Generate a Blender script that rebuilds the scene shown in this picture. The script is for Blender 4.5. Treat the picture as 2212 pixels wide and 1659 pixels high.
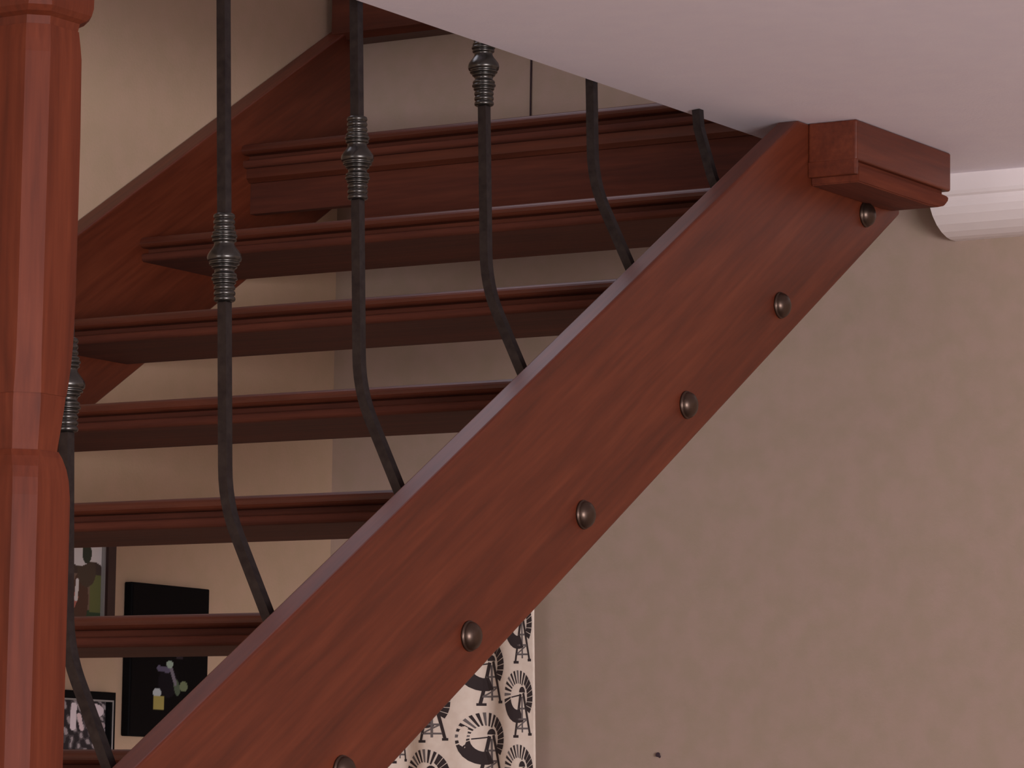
import bpy, bmesh, math, random
from mathutils import Vector, Matrix
random.seed(4)

for o in list(bpy.data.objects):
    bpy.data.objects.remove(o, do_unlink=True)
S = bpy.context.scene
C = S.collection

# ------------------------------------------------------------------ camera
F0 = 1.70                                   # height of the first bolt above the floor
cd = bpy.data.cameras.new('camera'); cam = bpy.data.objects.new('camera', cd); C.objects.link(cam)
RT = Vector((0.84779, 0.53014, 0.01427)); UP = Vector((0.04971, -0.10622, 0.99310)); FW = Vector((-0.52799, 0.84123, 0.11641))
m = Matrix((RT, UP, -FW)).transposed().to_4x4()
m.translation = Vector((2.76096, -4.29778, -0.25008 + F0))
cam.matrix_world = m
cd.sensor_width = 36.0
cd.lens = 8044.07 * 36.0 / 2212.0
cd.clip_start = 0.05; cd.clip_end = 100
S.camera = cam

# ------------------------------------------------------------------ light
S.view_settings.view_transform = 'Standard'
S.view_settings.look = 'None'
S.view_settings.gamma = 1.0
S.view_settings.use_curve_mapping = False
S.view_settings.exposure = 0.22
w = bpy.data.worlds.new('world'); S.world = w; w.use_nodes = True
bg = w.node_tree.nodes['Background']
bg.inputs['Color'].default_value = (1.0, 0.92, 0.95, 1)
bg.inputs['Strength'].default_value = 1.0

def area(name, loc, target, sx, sy, power, col):
    l = bpy.data.lights.new(name, 'AREA'); l.shape = 'RECTANGLE'; l.size = sx; l.size_y = sy
    l.energy = power; l.color = col
    o = bpy.data.objects.new(name, l); C.objects.link(o)
    o.location = loc
    o.rotation_euler = (Vector(target) - Vector(loc)).to_track_quat('-Z', 'Y').to_euler()
    return o
# daylight of the living room windows behind the camera and of the window on the upper floor, plus an added fill
area('window_daylight', (6.2, -4.6, 1.3), (4.6, -2.4, 4.6), 3.0, 1.5, 390, (1.0, 0.92, 0.95))
area('front_fill', (-0.3, -6.8, 1.1), (-0.6, 1.6, 1.9), 1.8, 1.8, 46, (1.0, 0.90, 0.90))  # added fill lamp, brightens the back wall between the treads
area('landing_daylight', (-1.36, 0.7, 4.0), (0.5, 0.7, 3.9), 1.9, 1.1, 15, (0.84, 0.84, 1.0))

# ------------------------------------------------------------------ materials
def mat(name, base, rough=0.6, metal=0.0, spec=0.5):
    M = bpy.data.materials.new(name); M.use_nodes = True
    b = M.node_tree.nodes['Principled BSDF']
    b.inputs['Base Color'].default_value = (*base, 1)
    b.inputs['Roughness'].default_value = rough
    b.inputs['Metallic'].default_value = metal
    b.inputs['Specular IOR Level'].default_value = spec
    return M
def node(M, t, **kw):
    n = M.node_tree.nodes.new(t)
    for k, v in kw.items(): setattr(n, k, v)
    return n
def link(M, a, b): M.node_tree.links.new(a, b)
def ramp(M, stops):
    r = node(M, 'ShaderNodeValToRGB'); e = r.color_ramp.elements
    e[0].position, e[0].color = stops[0][0], (*stops[0][1], 1)
    e[1].position, e[1].color = stops[-1][0], (*stops[-1][1], 1)
    for p, c in stops[1:-1]:
        x = e.new(p); x.color = (*c, 1)
    return r

def wood(name, axis, dark, mid, light, rough=0.42):
    M = mat(name, mid, rough); T = M.node_tree; b = T.nodes['Principled BSDF']
    tc = node(M, 'ShaderNodeTexCoord'); mp = node(M, 'ShaderNodeMapping'); oi = node(M, 'ShaderNodeObjectInfo')
    sc = [9.0, 9.0, 9.0]; sc[axis] = 0.55
    mp.inputs['Scale'].default_value = sc
    sh = node(M, 'ShaderNodeVectorMath', operation='SCALE'); sh.inputs[0].default_value = (13, 7, 5)
    link(M, oi.outputs['Random'], sh.inputs['Scale'])
    ad = node(M, 'ShaderNodeVectorMath', operation='ADD')
    link(M, tc.outputs['Object'], mp.inputs['Vector']); link(M, mp.outputs['Vector'], ad.inputs[0]); link(M, sh.outputs[0], ad.inputs[1])
    n1 = node(M, 'ShaderNodeTexNoise'); n1.inputs['Scale'].default_value = 2.2; n1.inputs['Detail'].default_value = 5; n1.inputs['Roughness'].default_value = 0.6; n1.inputs['Distortion'].default_value = 0.35
    link(M, ad.outputs[0], n1.inputs['Vector'])
    n2 = node(M, 'ShaderNodeTexNoise'); n2.inputs['Scale'].default_value = 14; n2.inputs['Detail'].default_value = 3
    link(M, ad.outputs[0], n2.inputs['Vector'])
    mx = node(M, 'ShaderNodeMath', operation='MULTIPLY_ADD'); mx.inputs[1].default_value = 0.42
    link(M, n2.outputs['Fac'], mx.inputs[0])
    m2 = node(M, 'ShaderNodeMath', operation='MULTIPLY'); m2.inputs[1].default_value = 0.60
    link(M, n1.outputs['Fac'], m2.inputs[0]); link(M, m2.outputs[0], mx.inputs[2])
    r = ramp(M, [(0.30, dark), (0.5, mid), (0.70, light)])
    link(M, mx.outputs[0], r.inputs['Fac']); link(M, r.outputs['Color'], b.inputs['Base Color'])
    bp = node(M, 'ShaderNodeBump'); bp.inputs['Strength'].default_value = 0.05; bp.inputs['Distance'].default_value = 0.002
    link(M, n2.outputs['Fac'], bp.inputs['Height']); link(M, bp.outputs['Normal'], b.inputs['Normal'])
    return M
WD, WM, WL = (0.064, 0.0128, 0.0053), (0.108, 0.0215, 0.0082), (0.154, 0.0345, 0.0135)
TD, TM, TL = (0.046, 0.0105, 0.0050), (0.076, 0.0175, 0.0078), (0.110, 0.027, 0.012)   # darker tones of the treads
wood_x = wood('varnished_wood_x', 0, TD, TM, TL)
wood_x.node_tree.nodes['Principled BSDF'].inputs['Specular IOR Level'].default_value = 0.4
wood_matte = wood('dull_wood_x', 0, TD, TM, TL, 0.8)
wood_matte.node_tree.nodes['Principled BSDF'].inputs['Specular IOR Level'].default_value = 0.28
wood_matte_y = wood('dull_wood_y', 1, WD, WM, WL, 0.8)
wood_matte_y.node_tree.nodes['Principled BSDF'].inputs['Specular IOR Level'].default_value = 0.28
wood_y = wood('varnished_wood_y', 1, WD, WM, WL)
wood_y.node_tree.nodes['Principled BSDF'].inputs['Specular IOR Level'].default_value = 0.38
wood_z = wood('varnished_wood_z', 2, WD, WM, WL, 0.58)
wood_z.node_tree.nodes['Principled BSDF'].inputs['Specular IOR Level'].default_value = 0.22

def plaster(name, c1, c2, scale=22, bump=0.10):
    M = mat(name, c1, 0.85, spec=0.25); b = M.node_tree.nodes['Principled BSDF']
    tc = node(M, 'ShaderNodeTexCoord')
    n = node(M, 'ShaderNodeTexNoise'); n.inputs['Scale'].default_value = scale; n.inputs['Detail'].default_value = 4
    link(M, tc.outputs['Object'], n.inputs['Vector'])
    r = ramp(M, [(0.35, c1), (0.65, c2)]); link(M, n.outputs['Fac'], r.inputs['Fac']); link(M, r.outputs['Color'], b.inputs['Base Color'])
    n2 = node(M, 'ShaderNodeTexNoise'); n2.inputs['Scale'].default_value = 180; link(M, tc.outputs['Object'], n2.inputs['Vector'])
    bp = node(M, 'ShaderNodeBump'); bp.inputs['Strength'].default_value = bump; bp.inputs['Distance'].default_value = 0.003
    link(M, n2.outputs['Fac'], bp.inputs['Height']); link(M, bp.outputs['Normal'], b.inputs['Normal'])
    return M
wall_paint = plaster('beige_wall_paint', (0.395, 0.308, 0.235), (0.425, 0.318, 0.258))
side_warm_lit = plaster('wall_paint_warm_lit', (0.52, 0.380, 0.255), (0.55, 0.390, 0.272))  # same wall paint, with the warm light on this wall put into its colour
ceiling_paint = plaster('ceiling_paint', (0.88, 0.83, 0.90), (0.90, 0.85, 0.91))
cornice_paint = plaster('cornice_paint', (0.86, 0.80, 0.79), (0.87, 0.81, 0.80), bump=0.02)
floor_wood = wood('floor_wood', 1, (0.22, 0.17, 0.13), (0.28, 0.22, 0.17), (0.32, 0.25, 0.20), 0.5)

def iron_mat():
    M = mat('wrought_iron', (0.055, 0.046, 0.046), 0.38, 0.75)
    b = M.node_tree.nodes['Principled BSDF']
    tc = node(M, 'ShaderNodeTexCoord'); n = node(M, 'ShaderNodeTexNoise'); n.inputs['Scale'].default_value = 90
    link(M, tc.outputs['Object'], n.inputs['Vector'])
    r = ramp(M, [(0.3, (0.026, 0.021, 0.022)), (0.7, (0.048, 0.040, 0.038))])
    link(M, n.outputs['Fac'], r.inputs['Fac']); link(M, r.outputs['Color'], b.inputs['Base Color'])
    return M
iron = iron_mat()
collar_iron = mat('polished_iron', (0.085, 0.082, 0.076), 0.27, 0.9)
bolt_metal = mat('bronze_bolt', (0.095, 0.065, 0.050), 0.34, 0.9)
black_paint = mat('black_frame', (0.004, 0.004, 0.005), 0.6, spec=0.08)
red_frame = mat('dark_red_frame', (0.035, 0.012, 0.010), 0.4)
silver_line = mat('silver_slip', (0.30, 0.29, 0.28), 0.5)
cable_mat = mat('dark_cable', (0.05, 0.03, 0.04), 0.6)
ink = mat('black_fabric_ink', (0.050, 0.038, 0.038), 0.9, spec=0.1)
ink_grey = mat('grey_fabric_ink', (0.17, 0.145, 0.14), 0.9, spec=0.1)

def fabric():
    M = mat('cream_fabric', (0.72, 0.61, 0.50), 0.95, spec=0.1); b = M.node_tree.nodes['Principled BSDF']
    tc = node(M, 'ShaderNodeTexCoord'); n = node(M, 'ShaderNodeTexNoise'); n.inputs['Scale'].default_value = 60
    link(M, tc.outputs['Object'], n.inputs['Vector'])
    r = ramp(M, [(0.35, (0.80, 0.68, 0.57)), (0.65, (0.85, 0.74, 0.63))])
    link(M, n.outputs['Fac'], r.inputs['Fac']); link(M, r.outputs['Color'], b.inputs['Base Color'])
    return M
cloth = fabric()
def print_mat(name):
    M = mat(name, (0.5, 0.5, 0.5), 0.55, spec=0.08)
    a = node(M, 'ShaderNodeVertexColor'); a.layer_name = 'ink'
    link(M, a.outputs['Color'], M.node_tree.nodes['Principled BSDF'].inputs['Base Color'])
    return M
photo_mat = print_mat('printed_photo')

# ------------------------------------------------------------------ helpers
def mesh_obj(name, bm, material, parent=None, smooth=False, loc=None, rot=None):
    me = bpy.data.meshes.new(name); bm.normal_update(); bm.to_mesh(me); bm.free()
    me.materials.append(material)
    if smooth:
        for p in me.polygons: p.use_smooth = True
    o = bpy.data.objects.new(name, me); C.objects.link(o)
    if parent: o.parent = parent
    if loc is not None: o.location = loc
    if rot is not None: o.rotation_euler = rot
    return o
def share(src, parent, loc=None, rot=None):
    o = src.copy(); C.objects.link(o); o.parent = parent
    if loc is not None: o.location = loc
    if rot is not None: o.rotation_euler = rot
    return o
def empty(name, loc):
    o = bpy.data.objects.new(name, None); C.objects.link(o); o.location = loc; o.empty_display_size = 0.1
    return o
def tag(o, label=None, cat=None, group=None, kind=None):
    if label: o['label'] = label
    if cat: o['category'] = cat
    if group: o['group'] = group
    if kind: o['kind'] = kind
    return o
def box(bm, x0, x1, y0, y1, z0, z1):
    v = [bm.verts.new((x, y, z)) for x in (x0, x1) for y in (y0, y1) for z in (z0, z1)]
    for f in ((0,1,3,2), (4,6,7,5), (0,4,5,1), (2,3,7,6), (0,2,6,4), (1,5,7,3)):
        bm.faces.new([v[i] for i in f])
def bevel(bm, w, seg=2):
    bmesh.ops.recalc_face_normals(bm, faces=bm.faces[:])
    bmesh.ops.bevel(bm, geom=bm.edges[:], offset=w, segments=seg, profile=0.5, affect='EDGES')
def boxb(x0, x1, y0, y1, z0, z1, w=0.0, seg=2):
    bm = bmesh.new(); box(bm, x0, x1, y0, y1, z0, z1)
    if w: bevel(bm, w, seg)
    else: bmesh.ops.recalc_face_normals(bm, faces=bm.faces[:])
    return bm
def prism(pts, x0, x1, bm=None):
    """closed polygon pts (y, z) extruded along x"""
    bm = bm or bmesh.new()
    a = [bm.verts.new((x0, y, z)) for y, z in pts]; b = [bm.verts.new((x1, y, z)) for y, z in pts]
    n = len(pts)
    for i in range(n): bm.faces.new((a[i], a[(i+1) % n], b[(i+1) % n], b[i]))
    bm.faces.new(a[::-1]); bm.faces.new(b)
    bmesh.ops.recalc_face_normals(bm, faces=bm.faces[:])
    return bm
def lathe(bm, prof, seg=24, cx=0, cy=0):
    rings = []
    for r, z in prof:
        rings.append([bm.verts.new((cx + r*math.cos(2*math.pi*k/seg), cy + r*math.sin(2*math.pi*k/seg), z)) for k in range(seg)])
    for a, b in zip(rings, rings[1:]):
        for k in range(seg): bm.faces.new((a[k], a[(k+1) % seg], b[(k+1) % seg], b[k]))
    bm.faces.new(rings[0][::-1]); bm.faces.new(rings[-1])
    bmesh.ops.recalc_face_normals(bm, faces=bm.faces[:])
def Z(z): return z + F0

# ------------------------------------------------------------------ the place
XS, XF, XN, TN = -1.378, -1.328, 0.0, 0.0388       # side wall, far stringer face, near stringer outer face, its thickness
YB, ZC = 1.6414, Z(0.8799)                          # back wall, ceiling
XC = -0.1346                                        # edge of the stairwell opening
RISE, GOING = 0.19, 0.30
SL = RISE / GOING
TOPA, BOTA = 0.2711, -0.0633                        # stringer edges: z = SL*y + a (measured from the first bolt)
UZ = Z(1.0)                                         # upper floor level

tag(mesh_obj('floor', boxb(XS-0.1, 7.0, -8.5, YB+0.1, -0.1, 0.0), floor_wood), kind='structure')
tag(mesh_obj('wall_left', boxb(XS-0.12, XS, -8.5, YB+0.12, 0.0, 4.9), side_warm_lit), kind='structure')
tag(mesh_obj('wall_back', boxb(XS, 7.0, YB, YB+0.12, 0.0, 4.9), wall_paint), kind='structure')
tag(mesh_obj('wall_right_blocker', boxb(7.0, 7.12, -0.6, YB+0.12, 0.0, 4.9), wall_paint), kind='structure')  # unseen wall piece, added to block light straight from the right
tag(mesh_obj('wall_right_blocker.001', boxb(7.0, 7.12, -8.5, -3.6, UZ, 4.9), wall_paint), kind='structure')  # unseen upper piece, added to dim the upper floor
tag(mesh_obj('wall_front_blocker', boxb(2.2, 7.0, -8.62, -8.5, 0.0, 4.9), wall_paint), kind='structure')  # unseen partial wall, added to hold back light from the front
tag(mesh_obj('ceiling', boxb(XC, 7.0, -8.5, YB, ZC, UZ, 0.004, 2), ceiling_paint), kind='structure')
tag(mesh_obj('ceiling.001', boxb(XS, 7.0, -8.5, YB, 4.8, 4.9), ceiling_paint), kind='structure')

# cornice under the ceiling, stopping short of the stair
prof = [(0.0, 0.0), (0.115, 0.0), (0.115, -0.030), (0.112, -0.036), (0.107, -0.039), (0.107, -0.046), (0.104, -0.056), (0.095, -0.068),
        (0.078, -0.082), (0.058, -0.092), (0.038, -0.098), (0.022, -0.100), (0.0, -0.100)]
bm = prism([(YB - y, ZC + z) for y, z in prof], -0.043, 6.9)
tag(mesh_obj('trim_1', bm, cornice_paint), kind='structure')

# ------------------------------------------------------------------ staircase
stair = tag(empty('staircase', (0, 0, 0)), 'reddish brown varnished open wooden staircase climbing along the beige wall', 'staircase')
ang = math.atan2(RISE, GOING); ca, sa = math.cos(ang), math.sin(ang)
def stringer(name, x0, x1, y_top_end, cut_ceiling, rnd):
    """local frame: y along the slope, z across it; origin at the first bolt"""
    ylo = (-F0 - TOPA) / SL
    pts = [((-F0 - TOPA)/SL, -F0), ((-F0 - BOTA)/SL, -F0), (y_top_end, SL*y_top_end + BOTA)]
    if cut_ceiling is None:
        pts += [(y_top_end, SL*y_top_end + TOPA)]
    else:
        pts += [(y_top_end, cut_ceiling), ((cut_ceiling - TOPA)/SL, cut_ceiling)]
    loc = [(y*ca + z*sa, -y*sa + z*ca) for y, z in pts]
    bm = prism(loc, x0, x1)
    bmesh.ops.bevel(bm, geom=bm.edges[:], offset=rnd, segments=3, profile=0.5, affect='EDGES')
    return mesh_obj(name, bm, wood_y, stair, loc=(0, 0, F0), rot=(ang, 0, 0))
near = stringer('stringer', XN-TN, XN, 1.330, 0.8794, 0.004)
tag(near, 'wide near wooden stringer with a row of domed bolts')
far = stringer('stringer', XS+0.002, XF, YB-0.004, None, 0.004)
tag(far, 'dark wooden stringer fixed against the side wall')

# domed bolts with washers on the outer face of the near stringer
def dome(parent):
    bm = bmesh.new()
    R, Hh = 0.0208, 0.0140
    prof = [(R+0.0006, 0.0), (R+0.0006, 0.0022), (R, 0.0030)] + [(R*0.96*math.cos(a), 0.0030 + Hh*math.sin(a)) for a in [i*math.pi/2/9 for i in range(0, 9)]] + [(0.0006, 0.0030+Hh)]
    lathe(bm, prof, 24)
    bmesh.ops.rotate(bm, verts=bm.verts[:], cent=(0, 0, 0), matrix=Matrix.Rotation(math.pi/2, 3, 'Y'))
    return mesh_obj('bolt', bm, bolt_metal, parent, smooth=True)
b0 = None
for i in range(-7, 5):
    y, z = GOING*i, RISE*i
    lp = (XN, y*ca + z*sa, -y*sa + z*ca)
    if b0 is None:
        b0 = dome(near); b0.location = lp
    else: share(b0, near, lp)

# treads: rounded board above a recessed groove and a lower moulding
def arc(cy, cz, r, a0, a1, n=5):
    return [(cy + r*math.cos(math.radians(a0 + (a1-a0)*k/n)), cz + r*math.sin(math.radians(a0 + (a1-a0)*k/n))) for k in range(n+1)]
XT0, XT1 = XF, XN - TN
def tread(y, z, parent, src=None):
    if src:
        t = share(src, parent, (0, y, z)); share(src.children[0], t, (0, 0, 0)); return t
    board = arc(0.011, -0.011, 0.011, 180, 90) + [(0.285, 0.0), (0.285, -0.0195)] + arc(0.0095, -0.0100, 0.0095, 270, 180, 4)
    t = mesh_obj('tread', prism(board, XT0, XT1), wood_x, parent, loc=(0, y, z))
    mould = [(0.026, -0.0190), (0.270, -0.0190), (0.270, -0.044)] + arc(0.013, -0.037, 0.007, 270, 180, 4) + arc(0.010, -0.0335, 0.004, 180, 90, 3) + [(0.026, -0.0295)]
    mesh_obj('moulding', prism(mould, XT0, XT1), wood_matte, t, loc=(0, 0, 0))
    return t
t0 = None
NY, NZ = -0.248, 0.0224
for i in range(4, -9, -1):
    t = tread(GOING*i + NY, Z(RISE*i + NZ), stair, t0)
    t0 = t0 or t
# top tread with its riser board and the board of the turning flight on the back wall
top = tread(GOING*5 + NY, Z(1.0), stair)
tag(top, 'top tread at the turn of the stair')
for ch in (top.children[0],): pass
def slab_xz(pts, y0, y1):
    bm = bmesh.new()
    a = [bm.verts.new((x, y0, z)) for x, z in pts]; b = [bm.verts.new((x, y1, z)) for x, z in pts]
    n = len(pts)
    for k in range(n): bm.faces.new((a[k], a[(k+1) % n], b[(k+1) % n], b[k]))
    bm.faces.new(a[::-1]); bm.faces.new(b); bmesh.ops.recalc_face_normals(bm, faces=bm.faces[:])
    return bm
mesh_obj('riser_board', slab_xz([(XT0, Z(0.9558)), (XT0, Z(0.872)), (-1.090, Z(0.872)), (-1.065, Z(0.822)), (XT1, Z(0.822)), (XT1, Z(0.9558))], 1.284, 1.304), wood_matte, stair)
mesh_obj('bead', prism([(1.270, Z(0.9558)), (1.2845, Z(0.9558)), (1.2845, Z(0.930)), (1.278, Z(0.930)), (1.270, Z(0.938))], XT0, XT1), wood_x, stair)
ub = mesh_obj('upper_tread', prism([(YB-0.060, Z(1.275)), (YB-0.052, Z(1.262)), (YB-0.002, Z(1.262)), (YB-0.002, Z(1.40)), (YB-0.060, Z(1.40))], XS+0.020, XN-TN-0.12), wood_x, stair)
tag(ub, 'dark board of the turning flight high on the back wall')

# moulded end block where the near stringer meets the ceiling
bm = boxb(XN, 0.088, 0.9926, 1.345, Z(0.8135), Z(0.8795), 0.004, 3)
blk = mesh_obj('end_block', bm, wood_y, stair)
tag(blk, 'moulded wooden block at the head of the near stringer')
mesh_obj('front_board', boxb(XN, 0.0865, 0.9920, 1.0035, Z(0.790), Z(0.8160), 0.002), wood_y, blk)
mesh_obj('neck', boxb(XN, 0.078, 1.0035, 1.330, Z(0.805), Z(0.8140)), wood_matte_y, blk)
pts = [(1.0035, Z(0.8055)), (1.325, Z(0.8055)), (1.340, Z(0.8045)), (1.338, Z(0.796)), (1.325, Z(0.787)), (1.30, Z(0.781)), (1.26, Z(0.7785)), (1.0035, Z(0.7785))]
bm = prism(pts, XN, 0.0865); bmesh.ops.bevel(bm, geom=bm.edges[:], offset=0.002, segments=2, affect='EDGES')
mesh_obj('moulding', bm, wood_matte_y, blk)

# ------------------------------------------------------------------ railing
rail = tag(empty('stair_railing', (-0.15, -0.37, Z(0.1))), 'dark wrought iron balusters with ringed collars beside the near stringer', 'railing')
XB, HB = -0.1475, 0.0068
RAILH = 1.02                                         # handrail above the stringer edge, beyond the top of the picture
def sweep(bm, path, h):
    n = len(path); rings = []
    for i, p in enumerate(path):
        a = path[max(i-1, 0)]; b = path[min(i+1, n-1)]
        d = (Vector(b) - Vector(a)).normalized()
        s = Vector((0, 1, 0)); u = d.cross(s).normalized()
        rings.append([bm.verts.new(Vector(p) + s*h*i1 + u*h*j1) for i1, j1 in ((-1,-1), (1,-1), (1,1), (-1,1))])
    for a, b in zip(rings, rings[1:]):
        for k in range(4): bm.faces.new((a[k], a[(k+1) % 4], b[(k+1) % 4], b[k]))
    bm.faces.new(rings[0]); bm.faces.new(rings[-1][::-1])
    bmesh.ops.recalc_face_normals(bm, faces=bm.faces[:])
def collar_profile():
    H = [(0.0072, -0.060)]
    def ridge(z, r, hh, n=4):
        for k in range(n+1):
            a = -math.pi/2 + math.pi*k/n
            H.append((r - 0.0022 + 0.0022*math.cos(a), z + hh*math.sin(a)))
    for z in (-0.0555, -0.0480, -0.0405): ridge(z, 0.0145, 0.0034)
    # lower ball with fine ribs, big central bulge, upper ball
    for z, r in ((-0.0335, 0.0155), (-0.0285, 0.0176), (-0.0235, 0.0166)): ridge(z, r, 0.0023)
    H.append((0.0132, -0.0195)); H.append((0.0135, -0.0165))
    for z, r in ((-0.0125, 0.0172), (-0.0080, 0.0205)): ridge(z, r, 0.0021)
    for z, r in ((-0.0045, 0.0222), (0.0, 0.0232), (0.0045, 0.0220), (0.009, 0.0192), (0.013, 0.0160), (0.0165, 0.0138), (0.0195, 0.0134)): H.append((r, z))
    for z, r in ((0.0235, 0.0164), (0.0285, 0.0176), (0.0335, 0.0160)): ridge(z, r, 0.0023)
    for z in (0.0405, 0.0480, 0.0555): ridge(z, 0.0145, 0.0034)
    H.append((0.0072, 0.060))
    return H
zk0 = 0.155                                          # height of the bend of the baluster at y = -0.371
LEAN = -0.033                                        # the bars lean a little into the stairwell
def make_baluster(parent):
    """origin at the bend: straight bar above, foot bent over to the stringer below"""
    bm = bmesh.new()
    foot = Vector((0.106, 0, -0.214))
    R = []
    for k in range(7):                               # rounded bend, quadratic curve
        u = k/6; p0 = Vector((0.0198, 0, -0.040)); p1 = Vector((0, 0, 0)); p2 = Vector((LEAN*0.05, 0, 0.050))
        R.append(p0*(1-u)**2 + p1*2*u*(1-u) + p2*u*u)
    zt = RAILH - 0.17
    path = [foot] + R + [Vector((LEAN*zt, 0, zt))]
    sweep(bm, path, HB)
    b = mesh_obj('baluster', bm, iron, parent)
    bm = bmesh.new(); lathe(bm, collar_profile(), 28)
    mesh_obj('collar', bm, collar_iron, b, smooth=True, loc=(LEAN*0.327, 0, 0.327), rot=(0, LEAN, 0))
    return b
base = Vector(rail.location)
first = None
for x, y, z in ((-0.1450, -1.296, -0.430), (-0.1450, -0.994, -0.240), (-0.1440, -0.694, -0.047), (-0.1450, -0.371, 0.157), (-0.1475, -0.062, 0.340),
                (-0.1400, 0.250, 0.526), (-0.1420, 0.554, 0.727)):
    P = Vector((x, y, Z(z)))
    if first is None:
        first = make_baluster(rail); first.location = P - base
    else:
        b = share(first, rail, P - base); share(first.children[0], b, (LEAN*0.327, 0, 0.327), (0, LEAN, 0))
# the last one reaches only from the stringer to the underside of the ceiling
bm = bmesh.new(); sweep(bm, [Vector((-0.040, 0.807, Z(0.690))), Vector((-0.073, 0.807, Z(0.768))), Vector((-0.0985, 0.807, Z(0.850))), Vector((-0.101, 0.807, ZC - 0.001))], HB)
for v in bm.verts: v.co -= base
mesh_obj('baluster', bm, iron, rail)
# handrail, above the frame
y0, y1 = -1.42, 1.05
hr = [(y0, SL*y0 + TOPA + RAILH - 0.03), (y1, SL*y1 + TOPA + RAILH - 0.03), (y1, SL*y1 + TOPA + RAILH + 0.03), (y0, SL*y0 + TOPA + RAILH + 0.03)]
bm = prism([(y - base.y, Z(z) - base.z) for y, z in hr], XB - 0.028 - base.x, XB + 0.010 - base.x)
bmesh.ops.bevel(bm, geom=bm.edges[:], offset=0.006, segments=3, affect='EDGES')
mesh_obj('handrail', bm, wood_y, rail)

# ------------------------------------------------------------------ newel post
NXC, NYC = 0.051, -1.026
newel = tag(empty('newel_post', (NXC, NYC, 0)), 'tall chamfered reddish wooden newel post with a narrow turned waist', 'post')
def loft(rows, mname, cap=True):
    bm = bmesh.new(); rings = []
    for z, h, c in rows:
        pts = [(h, -h+c), (h, h-c), (h-c, h), (-h+c, h), (-h, h-c), (-h, -h+c), (-h+c, -h), (h-c, -h)]
        rings.append([bm.verts.new((x, y, Z(z))) for x, y in pts])
    for a, b in zip(rings, rings[1:]):
        for k in range(8): bm.faces.new((a[k], a[(k+1) % 8], b[(k+1) % 8], b[k]))
    bm.faces.new(rings[0][::-1]); bm.faces.new(rings[-1])
    bmesh.ops.recalc_face_normals(bm, faces=bm.faces[:])
    return mesh_obj(mname, bm, wood_z, newel)
loft([(-1.70, 0.049, 0.020), (0.085, 0.049, 0.020), (0.105, 0.0488, 0.020), (0.125, 0.0475, 0.0202), (0.138, 0.0455, 0.0205), (0.150, 0.0425, 0.0215), (0.1575, 0.0395, 0.022)], 'lower_shaft')
loft([(0.1570, 0.0375, 0.0205), (0.165, 0.0382, 0.0205), (0.175, 0.0395, 0.021), (0.19, 0.0412, 0.0215), (0.205, 0.0428, 0.022), (0.2165, 0.0438, 0.022), (0.2215, 0.0436, 0.0215)], 'waist')
loft([(0.2210, 0.0445, 0.022), (0.235, 0.0455, 0.0212), (0.255, 0.0468, 0.0205), (0.28, 0.0478, 0.020), (0.33, 0.0488, 0.020), (0.45, 0.049, 0.020), (0.52, 0.049, 0.020), (0.611, 0.0482, 0.020), (0.627, 0.047, 0.020), (0.6435, 0.0452, 0.0195)], 'upper_shaft')
loft([(0.6430, 0.0440, 0.019), (0.6530, 0.0455, 0.019), (0.6570, 0.051, 0.019), (0.6630, 0.055, 0.019), (0.672, 0.0562, 0.018), (0.76, 0.057, 0.018), (0.78, 0.060, 0.018), (0.8795, 0.060, 0.018)], 'capital')

# ------------------------------------------------------------------ pictures on the side wall below the stair
def lin(c):
    return tuple(((x/255)/12.92 if x/255 <= 0.04045 else ((x/255+0.055)/1.055)**2.4) for x in c)
def print_panel(name, parent, y0, y1, z0, z1, x, fn, nu, nv):
    """flat print on the side wall, coloured by fn(u, v); u along +y, v up"""
    me = bpy.data.meshes.new(name)
    V = [(x, y0 + (y1-y0)*i/nu, z0 + (z1-z0)*j/nv) for j in range(nv+1) for i in range(nu+1)]
    Fc = [(j*(nu+1)+i, j*(nu+1)+i+1, (j+1)*(nu+1)+i+1, (j+1)*(nu+1)+i) for j in range(nv) for i in range(nu)]
    me.from_pydata(V, [], Fc)
    ca_ = me.color_attributes.new('ink', 'FLOAT_COLOR', 'POINT')
    for j in range(nv+1):
        for i in range(nu+1):
            ca_.data[j*(nu+1)+i].color = (*fn(i/nu, j/nv), 1)
    me.materials.append(photo_mat)
    o = bpy.data.objects.new(name, me); C.objects.link(o); o.parent = parent
    return o
def ell(u, v, cu, cv, ru, rv): return ((u-cu)/ru)**2 + ((v-cv)/rv)**2 < 1
def seg(u, v, a, b, wd, asp=1.0):
    ax, ay = a; bx, by = b; ux, uy = (u-ax), (v-ay)*asp; dx, dy = bx-ax, (by-ay)*asp
    t = max(0, min(1, (ux*dx+uy*dy)/(dx*dx+dy*dy))); return math.hypot(ux-dx*t, uy-dy*t) < wd
K = 2.6                                              # prints hang in the shade of the stair: paper tones, not photographed tones
def tone(c): return tuple(min(0.85, K*x) for x in lin(c))
def frame_parts(parent, y0, y1, z0, z1, x, bw, depth, m, name='frame'):
    bm = bmesh.new()
    for a, b, c_, d in ((y0, y1, z1-bw, z1), (y0, y1, z0, z0+bw), (y0, y0+bw, z0+bw, z1-bw), (y1-bw, y1, z0+bw, z1-bw)):
        box(bm, x, x+depth, a, b, c_, d)
    bmesh.ops.recalc_face_normals(bm, faces=bm.faces[:])
    return mesh_obj(name, bm, m, parent)

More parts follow.
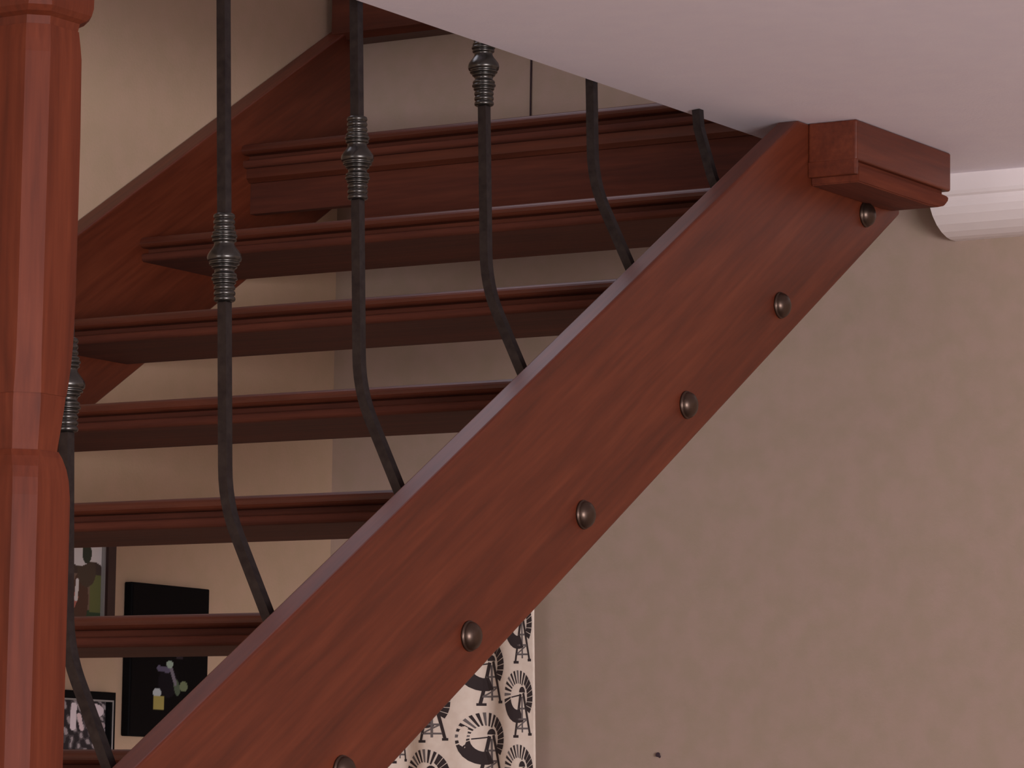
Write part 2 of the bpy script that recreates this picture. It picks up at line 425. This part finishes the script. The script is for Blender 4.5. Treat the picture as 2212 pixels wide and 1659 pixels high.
# landscape photograph in a dark red frame
a0, a1, c0, c1 = 0.740, 0.945, Z(0.055), Z(0.262)
pic = tag(empty('framed_picture', (XS, 0.84, c0)), 'framed colour photo of a green field and trees, in a dark red frame', 'picture')
def rel(o, p): o.location = tuple(-x for x in p.location); return o
rel(frame_parts(pic, a0, a1, c0, c1, XS+0.001, 0.022, 0.020, red_frame), pic)
rel(frame_parts(pic, a0+0.022, a1-0.022, c0+0.022, c1-0.022, XS+0.001, 0.0035, 0.014, silver_line, 'slip'), pic)
def f1(u, v):
    u = u - 0.07
    # window of the photo that shows: right two thirds
    sky = v > 0.72 + 0.05*math.sin(9*u) + (0.10 if u < 0.35 else 0) - (0.10*max(0, (u-0.72)/0.28))
    if ell(u, v, 0.66, 0.82, 0.085, 0.12): return tone((42, 46, 38))
    if sky: return tone((176, 158, 160))
    if ell(u, v, 0.66, 0.62, 0.17, 0.18): return tone((58, 50, 42))
    if v > 0.58: return tone((52, 44, 40))
    if seg(u, v, (0.50, 0.50), (0.48, 0.30), 0.030): return tone((190, 172, 172))
    if seg(u, v, (0.47, 0.32), (0.40, 0.20), 0.05): return tone((132, 84, 74))
    if ell(u, v, 0.55, 0.30, 0.15, 0.30): return tone((62, 46, 38))
    if u > 0.72 and v > 0.16: return tone((74, 78, 48))
    if v < 0.18: return tone((40, 52, 38)) if u > 0.45 else tone((96, 86, 84))
    return tone((86, 72, 62))
rel(print_panel('photo', pic, a0+0.025, a1-0.025, c0+0.025, c1-0.025, XS+0.008, f1, 90, 90), pic)

# tall black print with a rider
a0, a1, c0, c1 = 0.9965, 1.229, Z(-0.110), Z(0.1655)
pic2 = tag(empty('wall_print', (XS, 1.11, c0)), 'unframed black print with a pale figure and a yellow square', 'picture')
rel(mesh_obj('panel', boxb(XS+0.001, XS+0.018, a0, a1, c0, c1, 0.002), black_paint, pic2), pic2)
def f2(u, v):
    v = v + 0.105; u = u - 0.01
    A = 1.18
    bk = lin((12, 10, 12))
    if 0.28 < u < 0.43 and 0.275 < v < 0.365: return tuple(2.2*x for x in lin((112, 104, 58)))
    if ell(u, v, 0.33, 0.39, 0.055, 0.028): return tuple(2.2*x for x in lin((124, 132, 134)))
    if ell(u, v, 0.49, 0.585, 0.045, 0.026): return tuple(2.0*x for x in lin((112, 128, 116)))
    if seg(u, v, (0.50, 0.57), (0.57, 0.46), 0.020, A): return tuple(2.0*x for x in lin((88, 84, 92)))
    if seg(u, v, (0.34, 0.555), (0.47, 0.545), 0.022, A): return tuple(2.0*x for x in lin((70, 66, 82)))
    if seg(u, v, (0.58, 0.455), (0.60, 0.405), 0.035, A): return tuple(2.0*x for x in lin((62, 72, 58)))
    if ell(u, v, 0.68, 0.44, 0.055, 0.035): return tuple(2.0*x for x in lin((82, 90, 68)))
    if ell(u, v, 0.62, 0.635, 0.05, 0.012): return lin((52, 44, 50))
    if ell(u, v, 0.47, 0.46, 0.13, 0.10): return lin((26, 22, 28))
    return bk
rel(print_panel('print', pic2, a0+0.004, a1-0.004, c0+0.004, c1-0.004, XS+0.0186, f2, 100, 120), pic2)

# small black framed photo in black and white
a0, a1, c0, c1 = 0.765, 0.9565, Z(-0.185), Z(-0.0345)
pic3 = tag(empty('framed_picture', (XS, 0.86, c0)), 'small black framed black and white photo below the field photo', 'picture')
rel(frame_parts(pic3, a0, a1, c0, c1, XS+0.001, 0.014, 0.018, black_paint), pic3)
rel(frame_parts(pic3, a0+0.014, a1-0.006, c0+0.014, c1-0.014, XS+0.001, 0.003, 0.019, silver_line, 'slip'), pic3)
def f3(u, v):
    h = math.sin(37*u+11*v)*math.sin(23*v-9*u+1.3)+0.6*math.sin(61*u*v+5)
    if ell(u, v, 0.86, 0.46, 0.07, 0.12): return tone((122, 106, 92))
    if ell(u, v, 0.80, 0.86, 0.14, 0.10): return tone((150, 142, 146))
    if seg(u, v, (0.70, 0.62), (0.92, 0.64), 0.05): return tone((120, 108, 110))
    if seg(u, v, (0.43, 0.92), (0.42, 0.60), 0.05): return tone((160, 148, 152))
    if seg(u, v, (0.52, 0.78), (0.57, 0.58), 0.035): return tone((150, 136, 138))
    if h > 0.55: return tone((110, 104, 106))
    if h > 0.0: return tone((58, 54, 56))
    return tone((34, 31, 33))
rel(print_panel('photo', pic3, a0+0.017, a1-0.009, c0+0.017, c1-0.017, XS+0.008, f3, 90, 72), pic3)

# ------------------------------------------------------------------ windmill curtain on the back wall
CX0, CX1, CZ0, CZ1 = -1.215, -0.875, Z(-0.95), Z(0.275)
cur = tag(empty('curtain', (-1.05, YB-0.05, CZ0)), 'cream curtain printed with black farm windmills, hanging behind the stair', 'curtain')
def cpos(x, z, off=0.0):
    flare = 0.006*max(0.0, (Z(0.12) - z))/0.28
    u = (x - CX0)/(CX1 - CX0)
    y = YB - 0.050 + 0.012*math.sin(u*11.5 + 0.4) + 0.004*math.sin(u*23 + z*3)
    return Vector((x + flare*u, y - off, z))
bm = bmesh.new(); NU, NV = 72, 30
G = [[[bm.verts.new(cpos(CX0 + (CX1-CX0)*i/NU, CZ0 + (CZ1-CZ0)*j/NV, s)) for i in range(NU+1)] for j in range(NV+1)] for s in (0.0, -0.002)]
for s in (0, 1):
    for j in range(NV):
        for i in range(NU): bm.faces.new((G[s][j][i], G[s][j][i+1], G[s][j+1][i+1], G[s][j+1][i]))
for j in range(NV):
    for i in (0, NU): bm.faces.new((G[0][j][i], G[0][j+1][i], G[1][j+1][i], G[1][j][i]))
for i in range(NU):
    for j in (0, NV): bm.faces.new((G[0][j][i], G[0][j][i+1], G[1][j][i+1], G[1][j][i]))
bmesh.ops.recalc_face_normals(bm, faces=bm.faces[:])
rel(mesh_obj('cloth', bm, cloth, cur, smooth=True), cur)

def windmill(cx, cz, rx, rz, rnd):
    """multi-bladed windmill printed on the cloth: ring of blades, hub, vane, lattice tower"""
    bm = bmesh.new(); bg_ = bmesh.new()
    def quad(b, pts):
        vs = [b.verts.new(cpos(min(CX1, max(CX0, cx + px*rx)), cz + pz*rz, 0.0008)) for px, pz in pts]
        try: b.faces.new(vs)
        except ValueError: pass
    def line(b, p, q, w1, w2):
        d = Vector((q[0]-p[0], q[1]-p[1])); n = Vector((-d.y, d.x)).normalized()
        N = 4
        for k in range(N):
            u0, u1 = k/N, (k+1)/N
            A = Vector(p) + d*u0; B = Vector(p) + d*u1; wa = w1+(w2-w1)*u0; wb = w1+(w2-w1)*u1
            quad(b, [A-n*wa, B-n*wb, B+n*wb, A+n*wa])
    nb = 26
    for k in range(nb):
        a = 2*math.pi*k/nb + 0.05
        deg = math.degrees(a) % 360
        if 292 < deg < 312: continue
        solid = 195 < deg < 282                      # lower left of the wheel prints solid
        right = deg < 55 or deg > 312
        hw = 0.125 if solid else (0.105 if right else 0.062)
        r0, r1 = (0.50, 1.0) if not right else (0.62, 1.0)
        sk = 0.10
        quad(bm if (solid or right or k % 3) else bg_, [(r0*math.cos(a-hw), r0*math.sin(a-hw)), (r1*math.cos(a-hw+sk), r1*math.sin(a-hw+sk)), (r1*math.cos(a+hw+sk), r1*math.sin(a+hw+sk)), (r0*math.cos(a+hw), r0*math.sin(a+hw))])
    hub = (0.28, 0.16)
    for k in range(7):                               # gearbox behind the wheel
        a0_, a1_ = math.pi*k/7, math.pi*(k+1)/7
        quad(bm, [hub, (hub[0]+0.2*math.cos(a0_), hub[1]+0.22*math.sin(a0_)), (hub[0]+0.2*math.cos(a1_), hub[1]+0.22*math.sin(a1_))])
    line(bm, (0.18, 0.10), (-0.18, -1.50), 0.075, 0.06)
    line(bm, (0.36, 0.14), (0.80, -1.42), 0.07, 0.06)
    line(bg_, (0.27, 0.0), (0.30, -1.35), 0.05, 0.05)
    for zz in (-0.45, -0.85, -1.2):
        line(bg_, (0.12+zz*0.20, zz), (0.36-zz*0.28, zz), 0.035, 0.035)
    line(bg_, (-0.10, -1.2), (0.62, -0.85), 0.03, 0.03)
    line(bm, (-0.45, -0.02), (0.15, 0.06), 0.025, 0.025)
    line(bm, (-0.30, -1.50), (0.05, -1.50), 0.05, 0.05)
    line(bm, (0.68, -1.42), (0.92, -1.42), 0.05, 0.05)
    for f in list(bg_.faces):                        # grey ink goes into the same motif as a second material
        nf = bm.faces.new([bm.verts.new(v.co) for v in f.verts]); nf.material_index = 1
    bg_.free()
    o = rel(mesh_obj('windmill_print', bm, ink, cur), cur)
    o.data.materials.append(ink_grey)
for cx, cz, rx in ((-0.9955, -0.0989, 0.054), (-0.9090, -0.0218, 0.030), (-1.1128, -0.1683, 0.054), (-1.190, -0.070, 0.024)):
    for k in range(-5, 3):
        z = cz + 0.1372*k
        if z + 0.055 < 0.272: windmill(cx, Z(z), rx, 0.049, k)
rod = bmesh.new()
lathe(rod, [(0.007, -0.18), (0.007, 0.18)], 16)
bmesh.ops.rotate(rod, verts=rod.verts[:], cent=(0, 0, 0), matrix=Matrix.Rotation(math.pi/2, 3, 'Y'))
rodE = tag(empty('curtain_rod', (-1.045, YB-0.05, Z(0.283))), 'thin dark rod carrying the windmill curtain', 'curtain rod')
mesh_obj('rod', rod, iron, rodE, smooth=True)
for s in (-0.172, 0.172):
    mesh_obj('bracket', boxb(s-0.004, s+0.004, 0.0, 0.049, -0.009, 0.009), iron, rodE)

# ------------------------------------------------------------------ small things on the back wall
bm = bmesh.new(); lathe(bm, [(0.0017, UZ+0.0), (0.0017, 4.0)], 10)
cb = mesh_obj('hanging_cord', bm, cable_mat, smooth=True, loc=(-0.9325, YB-0.0025, 0))
tag(cb, 'thin dark vertical cord on the back wall above the top tread', 'cord')
bm = bmesh.new(); lathe(bm, [(0.0025, -0.012), (0.0025, 0.002), (0.0045, 0.0025), (0.0045, 0.004)], 12)
bmesh.ops.rotate(bm, verts=bm.verts[:], cent=(0, 0, 0), matrix=Matrix.Rotation(math.radians(65), 3, 'X'))
nl = mesh_obj('wall_nail', bm, cable_mat, loc=(-0.6367, YB-0.004, Z(-0.1283)))
tag(nl, 'tiny dark nail in the bare beige back wall', 'nail')
